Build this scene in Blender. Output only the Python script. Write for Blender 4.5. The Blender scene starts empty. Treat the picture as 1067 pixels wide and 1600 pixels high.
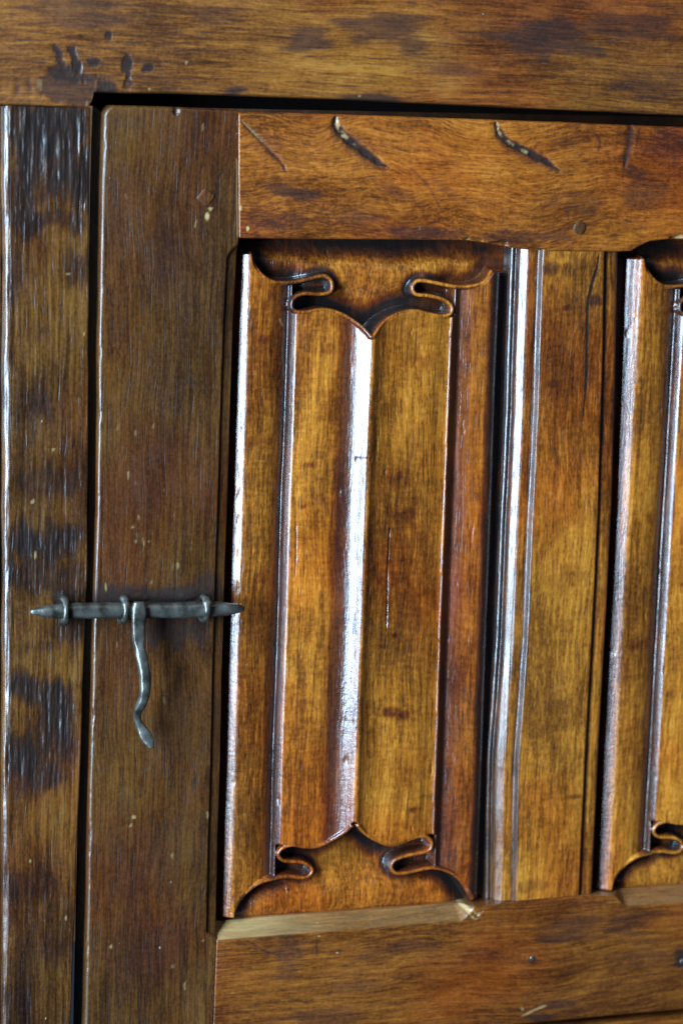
import bpy, math, random
import numpy as np
random.seed(4)

# ------------------------------------------------------------------ camera
scene = bpy.context.scene
MM = 0.001
FPX, W, H, DIST = 3800.0, 1067.0, 1600.0, 1.37
YAW, PITCH, ROLL = math.radians(17.75), math.radians(9.0), math.radians(1.7)


def axes():
    cy, sy = math.cos(YAW), math.sin(YAW)
    r = np.array([cy, -sy, 0.]); f = np.array([sy, cy, 0.]); u = np.array([0, 0, 1.])
    cp, sp = math.cos(PITCH), math.sin(PITCH)
    f, u = cp*f - sp*u, cp*u + sp*f
    cr, sr = math.cos(ROLL), math.sin(ROLL)
    r, u = cr*r + sr*u, cr*u - sr*r
    return r, u, f


RIGHT, UP, FWD = axes()
EYE = -FWD*DIST
cam_data = bpy.data.cameras.new('camera')
cam = bpy.data.objects.new('camera', cam_data)
scene.collection.objects.link(cam)
from mathutils import Matrix, Vector
m = Matrix.Identity(4)
for i in range(3):
    m[i][0], m[i][1], m[i][2], m[i][3] = RIGHT[i], UP[i], -FWD[i], EYE[i]
cam.matrix_world = m
cam_data.sensor_fit = 'VERTICAL'
cam_data.sensor_height = 36.0
cam_data.lens = FPX/H*36.0
cam_data.clip_start = 0.05
cam_data.clip_end = 50
cam_data.dof.use_dof = True
cam_data.dof.focus_distance = DIST - 0.02
cam_data.dof.aperture_fstop = 5.6
scene.camera = cam
scene.render.resolution_x, scene.render.resolution_y = 682, 1024

# ------------------------------------------------------------------ light: a dim room, one window to the left, an added fill
world = bpy.data.worlds.new('World')
scene.world = world
world.use_nodes = True
bg = world.node_tree.nodes['Background']
bg.inputs[0].default_value = (0.45, 0.62, 1.0, 1)
bg.inputs[1].default_value = 0.05


def area(name, ang_left, elev, dist, sx, sy, power, col):
    a, e = math.radians(ang_left), math.radians(elev)
    p = Vector((-math.sin(a)*math.cos(e), -math.cos(a)*math.cos(e), math.sin(e)))*dist
    ld = bpy.data.lights.new(name, 'AREA')
    ld.shape = 'RECTANGLE'; ld.size = sx; ld.size_y = sy; ld.energy = power; ld.color = col
    o = bpy.data.objects.new(name, ld)
    scene.collection.objects.link(o)
    o.location = p
    o.rotation_euler = (-p).to_track_quat('-Z', 'Y').to_euler()
    return o


area('window_light', 55, 11, 2.3, 0.75, 2.3, 285, (0.56, 0.77, 1.0))
area('room_fill', -10, 50, 3.0, 2.0, 1.6, 7, (1.0, 0.78, 0.52))  # added warm fill in place of room bounce, no lamp there

scene.view_settings.view_transform = 'Standard'
scene.view_settings.look = 'None'
scene.view_settings.exposure = 0.0
scene.view_settings.gamma = 1.0
scene.view_settings.use_curve_mapping = False


# ------------------------------------------------------------------ photo pixel -> point on the plane y
def PX(u, v, y=0.0):
    d = FWD*FPX + RIGHT*(u - W/2) - UP*(v - H/2)
    t = (y - EYE[1])/d[1]
    p = EYE + d*t
    return p[0], p[2]


def PL(pts, y=0.0):
    return np.array([PX(p[0], p[1], p[2]*MM if len(p) > 2 else y) for p in pts])


# ------------------------------------------------------------------ numpy noise
def _hash(ix, iy, s):
    h = (ix.astype(np.int64)*374761393 + iy.astype(np.int64)*668265263 + int(s)*1442695041) & 0xffffffff
    h = ((h ^ (h >> 13))*1274126177) & 0xffffffff
    h = (h ^ (h >> 16)) & 0xffffffff
    return h/4294967295.0


def vnoise(x, y, s=0):
    ix, iy = np.floor(x), np.floor(y)
    fx, fy = x - ix, y - iy
    fx = fx*fx*(3 - 2*fx); fy = fy*fy*(3 - 2*fy)
    a = _hash(ix, iy, s)*(1-fx) + _hash(ix+1, iy, s)*fx
    b = _hash(ix, iy+1, s)*(1-fx) + _hash(ix+1, iy+1, s)*fx
    return a*(1-fy) + b*fy


def fbm(x, y, s=0, o=4):
    t, a, n = 0, 0.5, 0
    for k in range(o):
        t = t + a*vnoise(x*2**k, y*2**k, s+k*17); n += a; a *= 0.5
    return t/n


def sstep(e0, e1, x):
    t = np.clip((x - e0)/(e1 - e0), 0, 1)
    return t*t*(3 - 2*t)


def seg_dist(X, Z, P, closed=False):
    """distance to a polyline and the fraction along it"""
    best = np.full(X.shape, 1e9); frac = np.zeros(X.shape)
    n = len(P)
    L = [0]
    Q = list(P) + ([P[0]] if closed else [])
    for i in range(len(Q)-1):
        L.append(L[-1] + math.hypot(Q[i+1][0]-Q[i][0], Q[i+1][1]-Q[i][1]))
    for i in range(len(Q)-1):
        ax, az = Q[i]; bx, bz = Q[i+1]
        dx, dz = bx-ax, bz-az
        l2 = dx*dx + dz*dz + 1e-18
        t = np.clip(((X-ax)*dx + (Z-az)*dz)/l2, 0, 1)
        d = np.hypot(X-ax-t*dx, Z-az-t*dz)
        k = d < best
        best = np.where(k, d, best)
        frac = np.where(k, (L[i] + t*(L[i+1]-L[i]))/L[-1], frac)
    return best, frac


def inside(X, Z, P):
    c = np.zeros(X.shape, bool)
    n = len(P)
    for i in range(n):
        ax, az = P[i]; bx, bz = P[(i+1) % n]
        if az == bz:
            continue
        k = ((az > Z) != (bz > Z)) & (X < (bx-ax)*(Z-az)/(bz-az) + ax)
        c ^= k
    return c


def smooth_poly(P, n=6):
    """Catmull-Rom through the points"""
    P = np.array(P, float)
    Q = np.vstack([2*P[0]-P[1], P, 2*P[-1]-P[-2]])
    out = []
    for i in range(1, len(Q)-2):
        p0, p1, p2, p3 = Q[i-1], Q[i], Q[i+1], Q[i+2]
        for k in range(n):
            t = k/n
            out.append(0.5*((2*p1) + (-p0+p2)*t + (2*p0-5*p1+4*p2-p3)*t*t + (-p0+3*p1-3*p2+p3)*t**3))
    out.append(P[-1])
    return np.array(out)


# ------------------------------------------------------------------ materials
def wood(name, axis, cols, seed, rough=0.33, fig=0.0, coarse=1.0, ripple=0.25, bump=0.5, coat=0.6, srough=0.35, scoat=0.75, lng=1.0, mot=1.0, tint=(0.64, 0.54, 0.50)):
    """old waxed oak: mottled patina, growth lines, open pores, cross flecks; stains with painted shade, worn spots with painted light, from attributes"""
    mt = bpy.data.materials.new(name); mt.use_nodes = True
    nt = mt.node_tree; N = nt.nodes; Lk = nt.links
    bs = N['Principled BSDF']

    def node(t, **kw):
        n = N.new(t)
        for k, v in kw.items():
            setattr(n, k, v)
        return n

    def mth(op, a, b=None, c=None):
        n = node('ShaderNodeMath', operation=op)
        for i, v in enumerate((a, b, c)):
            if v is None:
                continue
            if isinstance(v, (int, float)):
                n.inputs[i].default_value = v
            else:
                Lk.new(v, n.inputs[i])
        return n.outputs[0]

    tc = node('ShaderNodeTexCoord')
    # a slow warp so that the grain wanders
    warp = node('ShaderNodeTexNoise'); warp.inputs['Scale'].default_value = 9; warp.inputs['Detail'].default_value = 2
    add0 = node('ShaderNodeVectorMath', operation='ADD'); add0.inputs[1].default_value = (seed*1.7, seed*0.9, seed*2.3)
    Lk.new(tc.outputs['Object'], add0.inputs[0])
    Lk.new(add0.outputs[0], warp.inputs['Vector'])
    sub = node('ShaderNodeVectorMath', operation='SUBTRACT'); sub.inputs[1].default_value = (.5, .5, .5)
    Lk.new(warp.outputs['Color'], sub.inputs[0])
    sc = node('ShaderNodeVectorMath', operation='SCALE'); sc.inputs['Scale'].default_value = 0.012 + fig
    Lk.new(sub.outputs[0], sc.inputs[0])
    add = node('ShaderNodeVectorMath', operation='ADD')
    Lk.new(add0.outputs[0], add.inputs[0]); Lk.new(sc.outputs[0], add.inputs[1])

    def noise(scale, stretch, detail=3, rgh=0.55, cross=False):
        mp = node('ShaderNodeMapping')
        a = 1.0/stretch
        s = (1, 1, a) if axis == 'Z' else (a, 1, 1)
        if cross:
            s = (a, 1, 1) if axis == 'Z' else (1, 1, a)
        mp.inputs['Scale'].default_value = s
        Lk.new(add.outputs[0], mp.inputs['Vector'])
        n = node('ShaderNodeTexNoise')
        n.inputs['Scale'].default_value = scale; n.inputs['Detail'].default_value = detail
        n.inputs['Roughness'].default_value = rgh
        Lk.new(mp.outputs[0], n.inputs['Vector'])
        return n.outputs['Fac']

    big = noise(16, 2.2, 5, 0.6)
    mid = noise(75, 3.0, 4, 0.6)
    line = noise(480*coarse, 20*lng, 4, 0.65)
    fine = noise(1000*coarse, 8*lng, 2, 0.65)
    flk = noise(420, 3.5, 3, 0.65, True)
    gran = noise(700, 1.6, 2, 0.7)

    def con(x, k):
        return mth('MULTIPLY', mth('SUBTRACT', x, 0.5), k)

    v = mth('ADD', con(big, 1.25*mot), 0.5)
    v = mth('ADD', v, con(mid, 0.60*mot))
    v = mth('ADD', v, con(line, 1.0))
    v = mth('ADD', v, con(fine, 0.72))
    v = mth('ADD', v, con(flk, ripple))
    v = mth('ADD', v, con(gran, 0.50))
    ramp = node('ShaderNodeValToRGB')
    el = ramp.color_ramp.elements
    el[0].position = 0.0; el[0].color = (*cols[0], 1)
    el[1].position = 1.0; el[1].color = (*cols[3], 1)
    e = el.new(0.36); e.color = (*cols[1], 1)
    e = el.new(0.66); e.color = (*cols[2], 1)
    Lk.new(v, ramp.inputs[0])
    # reddish zones
    red = node('ShaderNodeMix', data_type='RGBA')
    rz = noise(13, 1.5, 3, 0.5)
    rr = node('ShaderNodeMapRange'); rr.inputs[1].default_value = 0.46; rr.inputs[2].default_value = 0.66
    rr.inputs[4].default_value = 0.9
    Lk.new(rz, rr.inputs[0]); Lk.new(rr.outputs[0], red.inputs['Factor'])
    red.blend_type = 'MULTIPLY'
    Lk.new(ramp.outputs[0], red.inputs['A']); red.inputs['B'].default_value = (0.92, 0.60, 0.42, 1)
    # pores
    po = noise(900*coarse, 11*lng, 2, 0.5)
    pr = node('ShaderNodeMapRange'); pr.inputs[1].default_value = 0.60; pr.inputs[2].default_value = 0.72
    Lk.new(po, pr.inputs[0])
    pm = node('ShaderNodeMix', data_type='RGBA')
    Lk.new(mth('MULTIPLY', pr.outputs[0], 0.62), pm.inputs['Factor'])
    Lk.new(red.outputs['Result'], pm.inputs['A']); pm.inputs['B'].default_value = (cols[0][0]*.45, cols[0][1]*.45, cols[0][2]*.5, 1)
    # dark attribute: stains and painted shade
    at = node('ShaderNodeAttribute', attribute_name='stain_shade')
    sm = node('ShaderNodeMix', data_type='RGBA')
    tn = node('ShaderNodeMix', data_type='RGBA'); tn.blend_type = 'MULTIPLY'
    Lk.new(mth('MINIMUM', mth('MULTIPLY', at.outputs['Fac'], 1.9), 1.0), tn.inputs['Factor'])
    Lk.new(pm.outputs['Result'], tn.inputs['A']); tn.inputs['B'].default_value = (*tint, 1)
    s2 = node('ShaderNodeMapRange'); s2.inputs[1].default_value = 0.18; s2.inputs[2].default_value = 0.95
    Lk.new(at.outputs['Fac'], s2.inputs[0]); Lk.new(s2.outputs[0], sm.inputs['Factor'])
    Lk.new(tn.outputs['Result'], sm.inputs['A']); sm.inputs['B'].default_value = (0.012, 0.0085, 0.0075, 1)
    # pale bare wood / plaster flecks, and the chamfer's painted light
    aw = node('ShaderNodeAttribute', attribute_name='wear_light')
    wm = node('ShaderNodeMix', data_type='RGBA')
    Lk.new(aw.outputs['Fac'], wm.inputs['Factor'])
    Lk.new(sm.outputs['Result'], wm.inputs['A']); wm.inputs['B'].default_value = (0.50, 0.38, 0.17, 1)
    # tiny pale specks scattered in places
    vo = node('ShaderNodeTexVoronoi'); vo.inputs['Scale'].default_value = 170
    mp = node('ShaderNodeMapping'); mp.inputs['Scale'].default_value = (1, 1, .55) if axis == 'Z' else (.55, 1, 1)
    Lk.new(add0.outputs[0], mp.inputs['Vector']); Lk.new(mp.outputs[0], vo.inputs['Vector'])
    sx = node('ShaderNodeSeparateColor'); Lk.new(vo.outputs['Color'], sx.inputs[0])
    rad = mth('MULTIPLY', mth('GREATER_THAN', sx.outputs[0], 0.93), mth('MULTIPLY', sx.outputs[1], 0.075))
    spk = mth('MULTIPLY', mth('LESS_THAN', vo.outputs['Distance'], rad), mth('MULTIPLY', sx.outputs[2], 0.75))
    km = node('ShaderNodeMix', data_type='RGBA')
    Lk.new(spk, km.inputs['Factor']); Lk.new(wm.outputs['Result'], km.inputs['A'])
    km.inputs['B'].default_value = (0.42, 0.36, 0.24, 1)
    Lk.new(km.outputs['Result'], bs.inputs['Base Color'])
    # gloss: wax, uneven
    rg = mth('ADD', con(mid, 0.30), rough)
    rg = mth('ADD', rg, con(gran, 0.25))
    rg = mth('ADD', rg, mth('MULTIPLY', pr.outputs[0], 0.12))
    rg = mth('ADD', rg, mth('MULTIPLY', at.outputs['Fac'], srough))
    Lk.new(mth('MAXIMUM', rg, 0.16), bs.inputs['Roughness'])
    Lk.new(mth('SUBTRACT', 0.5, mth('MULTIPLY', at.outputs['Fac'], scoat*0.5)), bs.inputs['Specular IOR Level'])
    Lk.new(mth('MULTIPLY', mth('SUBTRACT', 1.0, mth('MULTIPLY', at.outputs['Fac'], scoat)), coat), bs.inputs['Coat Weight'])
    Lk.new(mth('MAXIMUM', mth('ADD', mth('ADD', con(mid, 0.40), con(line, 0.35)), 0.22), 0.09), bs.inputs['Coat Roughness'])
    # relief
    hgt = mth('ADD', con(line, 0.5), con(fine, 0.35))
    hgt = mth('ADD', hgt, con(gran, 0.22))
    hgt = mth('ADD', hgt, con(mid, 0.35))
    hgt = mth('SUBTRACT', hgt, mth('MULTIPLY', pr.outputs[0], 0.30))
    hgt = mth('ADD', hgt, con(flk, 0.30*ripple/0.25))
    bp = node('ShaderNodeBump'); bp.inputs['Strength'].default_value = bump
    bp.inputs['Distance'].default_value = 0.0006
    Lk.new(hgt, bp.inputs['Height']); Lk.new(bp.outputs[0], bs.inputs['Normal'])
    bp2 = node('ShaderNodeBump'); bp2.inputs['Strength'].default_value = bump*0.5
    bp2.inputs['Distance'].default_value = 0.0005
    Lk.new(hgt, bp2.inputs['Height']); Lk.new(bp2.outputs[0], bs.inputs['Coat Normal'])
    return mt


def mixc(cols, k=1.0, t=(1, 1, 1)):
    return [tuple(c[i]*k*t[i] for i in range(3)) for c in cols]


BASE = [(0.025, 0.0085, 0.0025), (0.135, 0.047, 0.0060), (0.310, 0.122, 0.0125), (0.500, 0.235, 0.029)]
M_panel = wood('waxed_oak_panel', 'Z', mixc(BASE, 1.10, (1.06, .95, .88)), 1, 0.30, ripple=0.45, srough=0.0, scoat=0.0, lng=1.3, mot=1.1, coat=.6, tint=(0.66, 0.42, 0.36))
M_panel2 = wood('waxed_oak_panel_far', 'Z', mixc(BASE, 1.10, (1.06, .95, .88)), 6.3, 0.30, ripple=0.45, srough=0.0, scoat=0.0, lng=1.3, mot=1.1, coat=.6, tint=(0.66, 0.42, 0.36))
M_mull = wood('golden_oak_mullion', 'Z', mixc(BASE, 1.15, (1.03, 1.0, .95)), 2, 0.34, ripple=0.3, srough=0.0, scoat=0.0)
M_stile = wood('brown_oak_stile', 'Z', mixc(BASE, 0.26, (1.0, .99, 1.15)), 3, 0.40, ripple=0.12, coat=.3, lng=2.2, mot=.6)
M_post = wood('dark_oak_post', 'Z', mixc(BASE, 0.33, (.98, 1.0, 1.2)), 4, 0.36, ripple=0.1, srough=0.0, scoat=0.3, lng=2.0)
M_beam = wood('oak_beam', 'X', mixc(BASE, 0.50, (1.08, .94, .95)), 5, 0.46, ripple=0.2, coat=.25, lng=1.6, mot=1.15)
M_rail = wood('red_oak_rail', 'X', mixc(BASE, 0.74, (1.14, .86, .8)), 7.1, 0.38, fig=0.03, ripple=0.3, coat=.4, lng=.75, mot=.9)
M_rail2 = wood('brown_oak_rail', 'X', mixc(BASE, 0.52, (1.1, .88, .9)), 8.7, 0.40, fig=0.006, ripple=0.2, lng=1.5, mot=.8, coat=.2)
M_back = wood('cupboard_inside', 'Z', mixc(BASE, 0.25), 9, 0.6)


def iron():
    mt = bpy.data.materials.new('wrought_iron'); mt.use_nodes = True
    nt = mt.node_tree; N = nt.nodes; Lk = nt.links; bs = N['Principled BSDF']
    tc = N.new('ShaderNodeTexCoord')
    a = N.new('ShaderNodeTexNoise'); a.inputs['Scale'].default_value = 160; a.inputs['Detail'].default_value = 5
    b = N.new('ShaderNodeTexNoise'); b.inputs['Scale'].default_value = 110; b.inputs['Detail'].default_value = 6
    Lk.new(tc.outputs['Object'], a.inputs['Vector']); Lk.new(tc.outputs['Object'], b.inputs['Vector'])
    r = N.new('ShaderNodeValToRGB')
    r.color_ramp.elements[0].position = 0.36; r.color_ramp.elements[0].color = (0.040, 0.037, 0.029, 1)
    r.color_ramp.elements[1].position = 0.66; r.color_ramp.elements[1].color = (0.20, 0.205, 0.178, 1)
    Lk.new(b.outputs['Fac'], r.inputs[0]); Lk.new(r.outputs[0], bs.inputs['Base Color'])
    bs.inputs['Metallic'].default_value = 0.75
    mr = N.new('ShaderNodeMapRange'); mr.inputs[3].default_value = 0.24; mr.inputs[4].default_value = 0.52
    Lk.new(a.outputs['Fac'], mr.inputs[0]); Lk.new(mr.outputs[0], bs.inputs['Roughness'])
    bp = N.new('ShaderNodeBump'); bp.inputs['Strength'].default_value = 0.6; bp.inputs['Distance'].default_value = 0.0010
    Lk.new(a.outputs['Fac'], bp.inputs['Height']); Lk.new(bp.outputs[0], bs.inputs['Normal'])
    return mt


M_iron = iron()


# ------------------------------------------------------------------ scene objects
def thing(name, label, cat, loc=(0, 0, 0), group=None):
    o = bpy.data.objects.new(name, None)
    scene.collection.objects.link(o)
    o.location = loc; o.empty_display_size = 0.02
    o['label'] = label; o['category'] = cat
    if group:
        o['group'] = group
    return o


def link_mesh(name, me, mat, parent, label=None):
    o = bpy.data.objects.new(name, me)
    scene.collection.objects.link(o)
    me.materials.append(mat)
    o.parent = parent
    if parent is not None:
        # vertices are authored in world space; undo the offsets of the parents
        w = Vector((0, 0, 0)); q = parent
        while q is not None:
            w += q.location; q = q.parent
        me.transform(Matrix.Translation(-w))
    if label:
        o['label'] = label
    return o


def grid_mesh(name, X, Y, Z, back, stain_shade=None, wear_light=None):
    """a sheet of (rows, cols) points facing -Y with side walls running back to y = back"""
    nr, nc = X.shape
    V = np.stack([X, Y, Z], -1).reshape(-1, 3)
    idx = np.arange(nr*nc).reshape(nr, nc)
    a, b, c, d = idx[:-1, :-1], idx[:-1, 1:], idx[1:, 1:], idx[1:, :-1]
    F = np.stack([a, b, c, d], -1).reshape(-1, 4)
    ring = np.concatenate([idx[0, :-1], idx[:-1, -1], idx[-1, :0:-1], idx[:0:-1, 0]])
    n = len(ring); base = len(V)
    top = V[ring]; bot = top.copy(); bot[:, 1] = back
    V = np.vstack([V, top, bot])
    i = np.arange(n); j = (i+1) % n
    S = np.stack([base+j, base+i, base+n+i, base+n+j], -1)
    bk = np.array([[base+n+0, base+n+(nc-1)+(nr-1)+(nc-1), base+n+(nc-1)+(nr-1), base+n+nc-1]])
    F = np.vstack([F, S, bk])
    me = bpy.data.meshes.new(name)
    me.vertices.add(len(V)); me.vertices.foreach_set('co', V.astype(np.float32).ravel())
    me.loops.add(len(F)*4); me.loops.foreach_set('vertex_index', F.astype(np.int32).ravel())
    me.polygons.add(len(F))
    me.polygons.foreach_set('loop_start', np.arange(0, len(F)*4, 4, dtype=np.int32))
    sm = np.ones(len(F), bool); sm[-1] = False
    me.polygons.foreach_set('use_smooth', sm)
    me.update(calc_edges=True)
    for nm, arr in (('stain_shade', stain_shade), ('wear_light', wear_light)):
        at = me.attributes.new(nm, 'FLOAT', 'POINT')
        full = np.zeros(len(V), np.float32)
        if arr is not None:
            full[:nr*nc] = arr.ravel()
            full[nr*nc:nr*nc+n] = arr.ravel()[ring]
            pass
        if nm == 'stain_shade':      # side walls blacken towards the back: old grime and painted gap shade
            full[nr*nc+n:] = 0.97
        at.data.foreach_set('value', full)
    return me


def spaced(length, res, fine, band):
    """0..1 stations: fine near both ends, res in between"""
    band = min(band, length*0.3)
    k = max(2, int(band/fine))
    a = np.linspace(0, band, k, endpoint=False)
    m_ = max(2, int((length-2*band)/res))
    b = np.linspace(band, length-band, m_, endpoint=False)
    c = np.linspace(length-band, length, k+1)
    return np.concatenate([a, b, c])/length


def slab(name, L, R, T, B, y0, back, mat, parent, prof, marks=None, res=0.9, fine=0.25, band=3.0, res_v=None, wob=0.25, seed=0, label=None, sx=None):
    """a board whose four edges are polylines (world x,z). prof(dl,dr,dt,db,X,Z) -> depth in mm below the face"""
    L = L[np.argsort(L[:, 1])]; R = R[np.argsort(R[:, 1])]
    T = T[np.argsort(T[:, 0])]; B = B[np.argsort(B[:, 0])]
    wd = abs(R[:, 0].mean() - L[:, 0].mean()); ht = abs(T[:, 1].mean() - B[:, 1].mean())
    s = spaced(wd, res*MM, fine*MM, band*MM) if sx is None else sx
    t = spaced(ht, (res_v or res)*MM, fine*MM, band*MM)
    S, Tt = np.meshgrid(s, t)
    fx = lambda P, z: np.interp(z, P[:, 1], P[:, 0])
    fz = lambda P, x: np.interp(x, P[:, 0], P[:, 1])
    x = L[:, 0].mean() + S*wd
    for _ in range(4):
        zt, zb = fz(T, x), fz(B, x)
        z = zb + (zt-zb)*Tt
        xl, xr = fx(L, z), fx(R, z)
        x = xl + (xr-xl)*S
    # hand-worked edges wander a little
    wv = lambda q, k: (fbm(q*32, q*0+k, seed+int(k), 3)-.5)*2*wob*MM
    xl = xl + wv(z, 3.3); xr = xr + wv(z, 7.7)
    x = xl + (xr-xl)*S
    zt = zt + wv(x, 11.1); zb = zb + wv(x, 15.5)
    z = zb + (zt-zb)*Tt
    dl, dr, dt, db = (x-xl)/MM, (xr-x)/MM, (zt-z)/MM, (z-zb)/MM
    dep = prof(dl, dr, dt, db, x, z)
    # gentle hand-planed unevenness
    dep = dep + (fbm(x*22+seed, z*22, seed, 3)-.5)*0.9
    st = np.zeros(x.shape); we = np.zeros(x.shape)
    if marks:
        dep, st, we = marks(dep, st, we, x, z, dl, dr, dt, db)
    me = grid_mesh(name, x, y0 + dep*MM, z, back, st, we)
    return link_mesh(name, me, mat, parent, label)


def edge_round(d, r):
    """depth of a quarter-round arris of radius r at distance d from the edge"""
    q = np.clip(1 - d/r, 0, 1)
    return r*(1 - np.sqrt(np.clip(1 - q*q, 0, 1)))


def blob(x, z, u, v, ru, rv, seed, y=0.0, rag=0.6, fx=150, fz=60, rot=0.0, soft=0.2):
    """ragged patch mask centred on a photo pixel; radii in px"""
    cx, cz = PX(u, v, y)
    k = 0.36*MM
    dx, dz = (x-cx)/(ru*k), (z-cz)/(rv*k)
    if rot:
        c, s_ = math.cos(rot), math.sin(rot)
        dx, dz = ((x-cx)*c + (z-cz)*s_)/(ru*k), (-(x-cx)*s_ + (z-cz)*c)/(rv*k)
    q = np.sqrt(dx*dx + dz*dz) + (fbm(x*fx, z*fz, seed, 4)-.5)*2*rag
    return 1 - sstep(0.95-soft, 0.95+soft, q)


def groove(x, z, pts, wpx, y=0.0, sm=True):
    P = PL(pts, y)
    if sm and len(P) > 2:
        P = smooth_poly(P, 5)
    d, f = seg_dist(x, z, P)
    d = np.maximum(d + (vnoise(x*900, z*900, 5)-.5)*0.4*MM + (fbm(x*260, z*260, 7, 3)-.5)*min(1.6, wpx*.2)*MM, 0)
    w = wpx*0.36*MM
    taper = np.clip(np.minimum(f*5+0.35, (1-f)*3+0.12), 0, 1)
    return np.clip(1 - d/(w*taper), 0, 1), f


def box_mesh(name, x0, x1, y0, y1, z0, z1, bev=0.0):
    import bmesh
    bm = bmesh.new()
    bmesh.ops.create_cube(bm, size=1)
    for v in bm.verts:
        v.co = Vector(((x0+x1)/2 + v.co.x*(x1-x0), (y0+y1)/2 + v.co.y*(y1-y0), (z0+z1)/2 + v.co.z*(z1-z0)))
    if bev:
        bmesh.ops.bevel(bm, geom=bm.edges[:], offset=bev, segments=2, affect='EDGES')
    me = bpy.data.meshes.new(name); bm.to_mesh(me); bm.free()
    return me


# ================================================================== the cupboard frame
frame = thing('cupboard', 'old waxed oak cupboard with carved linenfold door, scarred dark post and heavy beam', 'cupboard', (-0.10, 0.0, -0.42))
XR = 0.62   # the furniture runs on to the right of the picture

door_left = [(163, 172), (160, 250), (158, 350), (155, 500), (152, 800), (148, 900), (145, 1050), (141, 1200), (138, 1350), (133, 1600), (130, 1690)]
post_right = [(142, 166), (141, 250), (140, 350), (139, 600), (137, 900), (132, 1050), (126, 1200), (119, 1400), (111, 1600), (106, 1760)]
post_left = [(4, 165), (5, 300), (6, 420), (4, 600), (5, 900), (4, 1200), (3, 1500), (1, 1760)]
zt_post = [(-40, 161), (0, 164), (140, 168)]

XL_out = -0.245
bt = PL([(-5, 164), (60, 165.5), (139, 168)])


def beam_marks(dep, st, we, x, z, dl, dr, dt, db):
    for (u, v, ru, rv, ro, dp) in ((95, 95, 6, 26, .42, .8), (117, 92, 7, 30, .32, 1.0), (198, 105, 9, 19, .25, .9), (168, 56, 6, 8, .6, .6), (146, 96, 9, 7, 0, .4), (229, 107, 8, 6, 0, .3), (100, 118, 20, 14, 0, .4)):
        b_ = blob(x, z, u, v, ru, rv, 3+u, rag=0.75, rot=ro, fx=300, fz=300)
        dep = dep + b_*dp*.5; st = np.maximum(st, b_*0.85)
    b_ = blob(x, z, 105, 135, 70, 26, 8, rag=.8)
    st = np.maximum(st, b_*0.55); dep = dep + b_*0.5
    for (u, v, ru, rv, k) in ((165, 138, 14, 9, .8), (580, 152, 40, 9, .7), (365, 143, 16, 7, .7), (870, 60, 90, 30, .55), (990, 40, 90, 28, .5), (600, 40, 60, 22, .5),
                              (470, 62, 40, 18, .55), (640, 72, 22, 14, .5), (120, 20, 70, 20, .4), (1010, 130, 80, 20, .4), (690, 110, 60, 16, .35), (330, 25, 60, 15, .3), (850, 70, 14, 20, .6)):
        st = np.maximum(st, k*blob(x, z, u, v, ru, rv, 5+u, rag=1.0, fx=50, fz=240, soft=.5))
    g, f = groove(x, z, [(62, 122), (62, 146)], 3)
    dep = dep - g*0.5; we = np.maximum(we, g*.25)
    for (u, v) in ((233, 139), (290, 98), (215, 148), (560, 150)):
        we = np.maximum(we, .3*blob(x, z, u, v, 2, 2, 9, rag=.5, fx=900, fz=900))
    dep = dep + st*(fbm(x*120, z*900, 12, 3)-.5)*0.8
    return dep, st, we


# the beam: its lower arris steps up where the door opening begins
beam_bottom = np.vstack([[XL_out-.01, bt[0][1]], bt, PL([(144, 160), (147, 146), (152, 144), (300, 147), (540, 155), (780, 167), (1067, 180)]), [XR, PX(1067, 180)[1] + 0.004]])
s_beam = np.unique(np.concatenate([np.linspace(0, 1, 640), np.linspace(0.10, 0.25, 260)]))
slab('beam', np.array([[XL_out, 0.2], [XL_out, 0.45]]), np.array([[XR, 0.2], [XR, 0.45]]), np.array([[XL_out, 0.40], [XR, 0.40]]), beam_bottom,
     -0.0012, 0.06, M_beam, frame, lambda dl, dr, dt, db, x, z: edge_round(db, 1.6), beam_marks, res=1.0, seed=21, wob=0.35, sx=s_beam)


def post_marks(dep, st, we, x, z, dl, dr, dt, db):
    pat = ((75, 215, 62, 75, .95), (110, 275, 32, 48, .9), (40, 305, 26, 40, .6), (75, 345, 58, 20, .75), (70, 190, 60, 26, .9), (120, 420, 24, 30, .5), (30, 425, 16, 40, .5), (60, 630, 22, 30, .55),
           (60, 850, 50, 32, .95), (110, 835, 28, 24, .85), (70, 905, 60, 26, .6), (40, 1075, 30, 20, .9), (80, 1085, 30, 22, .9), (85, 1130, 30, 60, .9), (40, 1190, 26, 52, .9), (110, 1170, 20, 40, .85),
           (80, 1215, 34, 26, .8), (70, 755, 50, 24, .5), (50, 1380, 44, 26, .4), (90, 1480, 40, 20, .35), (40, 1560, 30, 30, .4), (75, 1010, 50, 12, .35), (104, 935, 40, 22, .9), (100, 985, 34, 18, .6), (60, 520, 40, 14, .3))
    for i, (u, v, ru, rv, k) in enumerate(pat):
        st = np.maximum(st, k*blob(x, z, u, v, ru, rv, 31+i, rag=1.1, fx=150, fz=38, soft=.62)*(.62+.7*fbm(x*620, z*34, 31+i, 4)).clip(0, 1.05))
    rough = fbm(x*1100, z*60, 3, 4)
    dep = dep + st*(0.5 + (rough-.5)*.9 + (fbm(x*260, z*90, 44, 4)-.5)*1.3)
    dep = dep + (fbm(x*500, z*18, 9, 3)-.5)*0.6
    # bright nicks along the left arris
    dep = dep + np.exp(-(dl/3.0)**2)*(fbm(z*45, z*0+2, 4, 5)-.5)*1.6
    for (u, v, ru, rv) in ((56, 868, 2, 9), (132, 522, 3, 4), (108, 428, 5, 2), (84, 702, 3, 3), (52, 785, 4, 5), (104, 1435, 2, 5), (48, 1345, 2, 5)):
        we = np.maximum(we, .32*blob(x, z, u, v, ru*.7, rv*.7, 7+u, rag=.6, fx=600, fz=300))
    return dep, st, we


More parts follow.
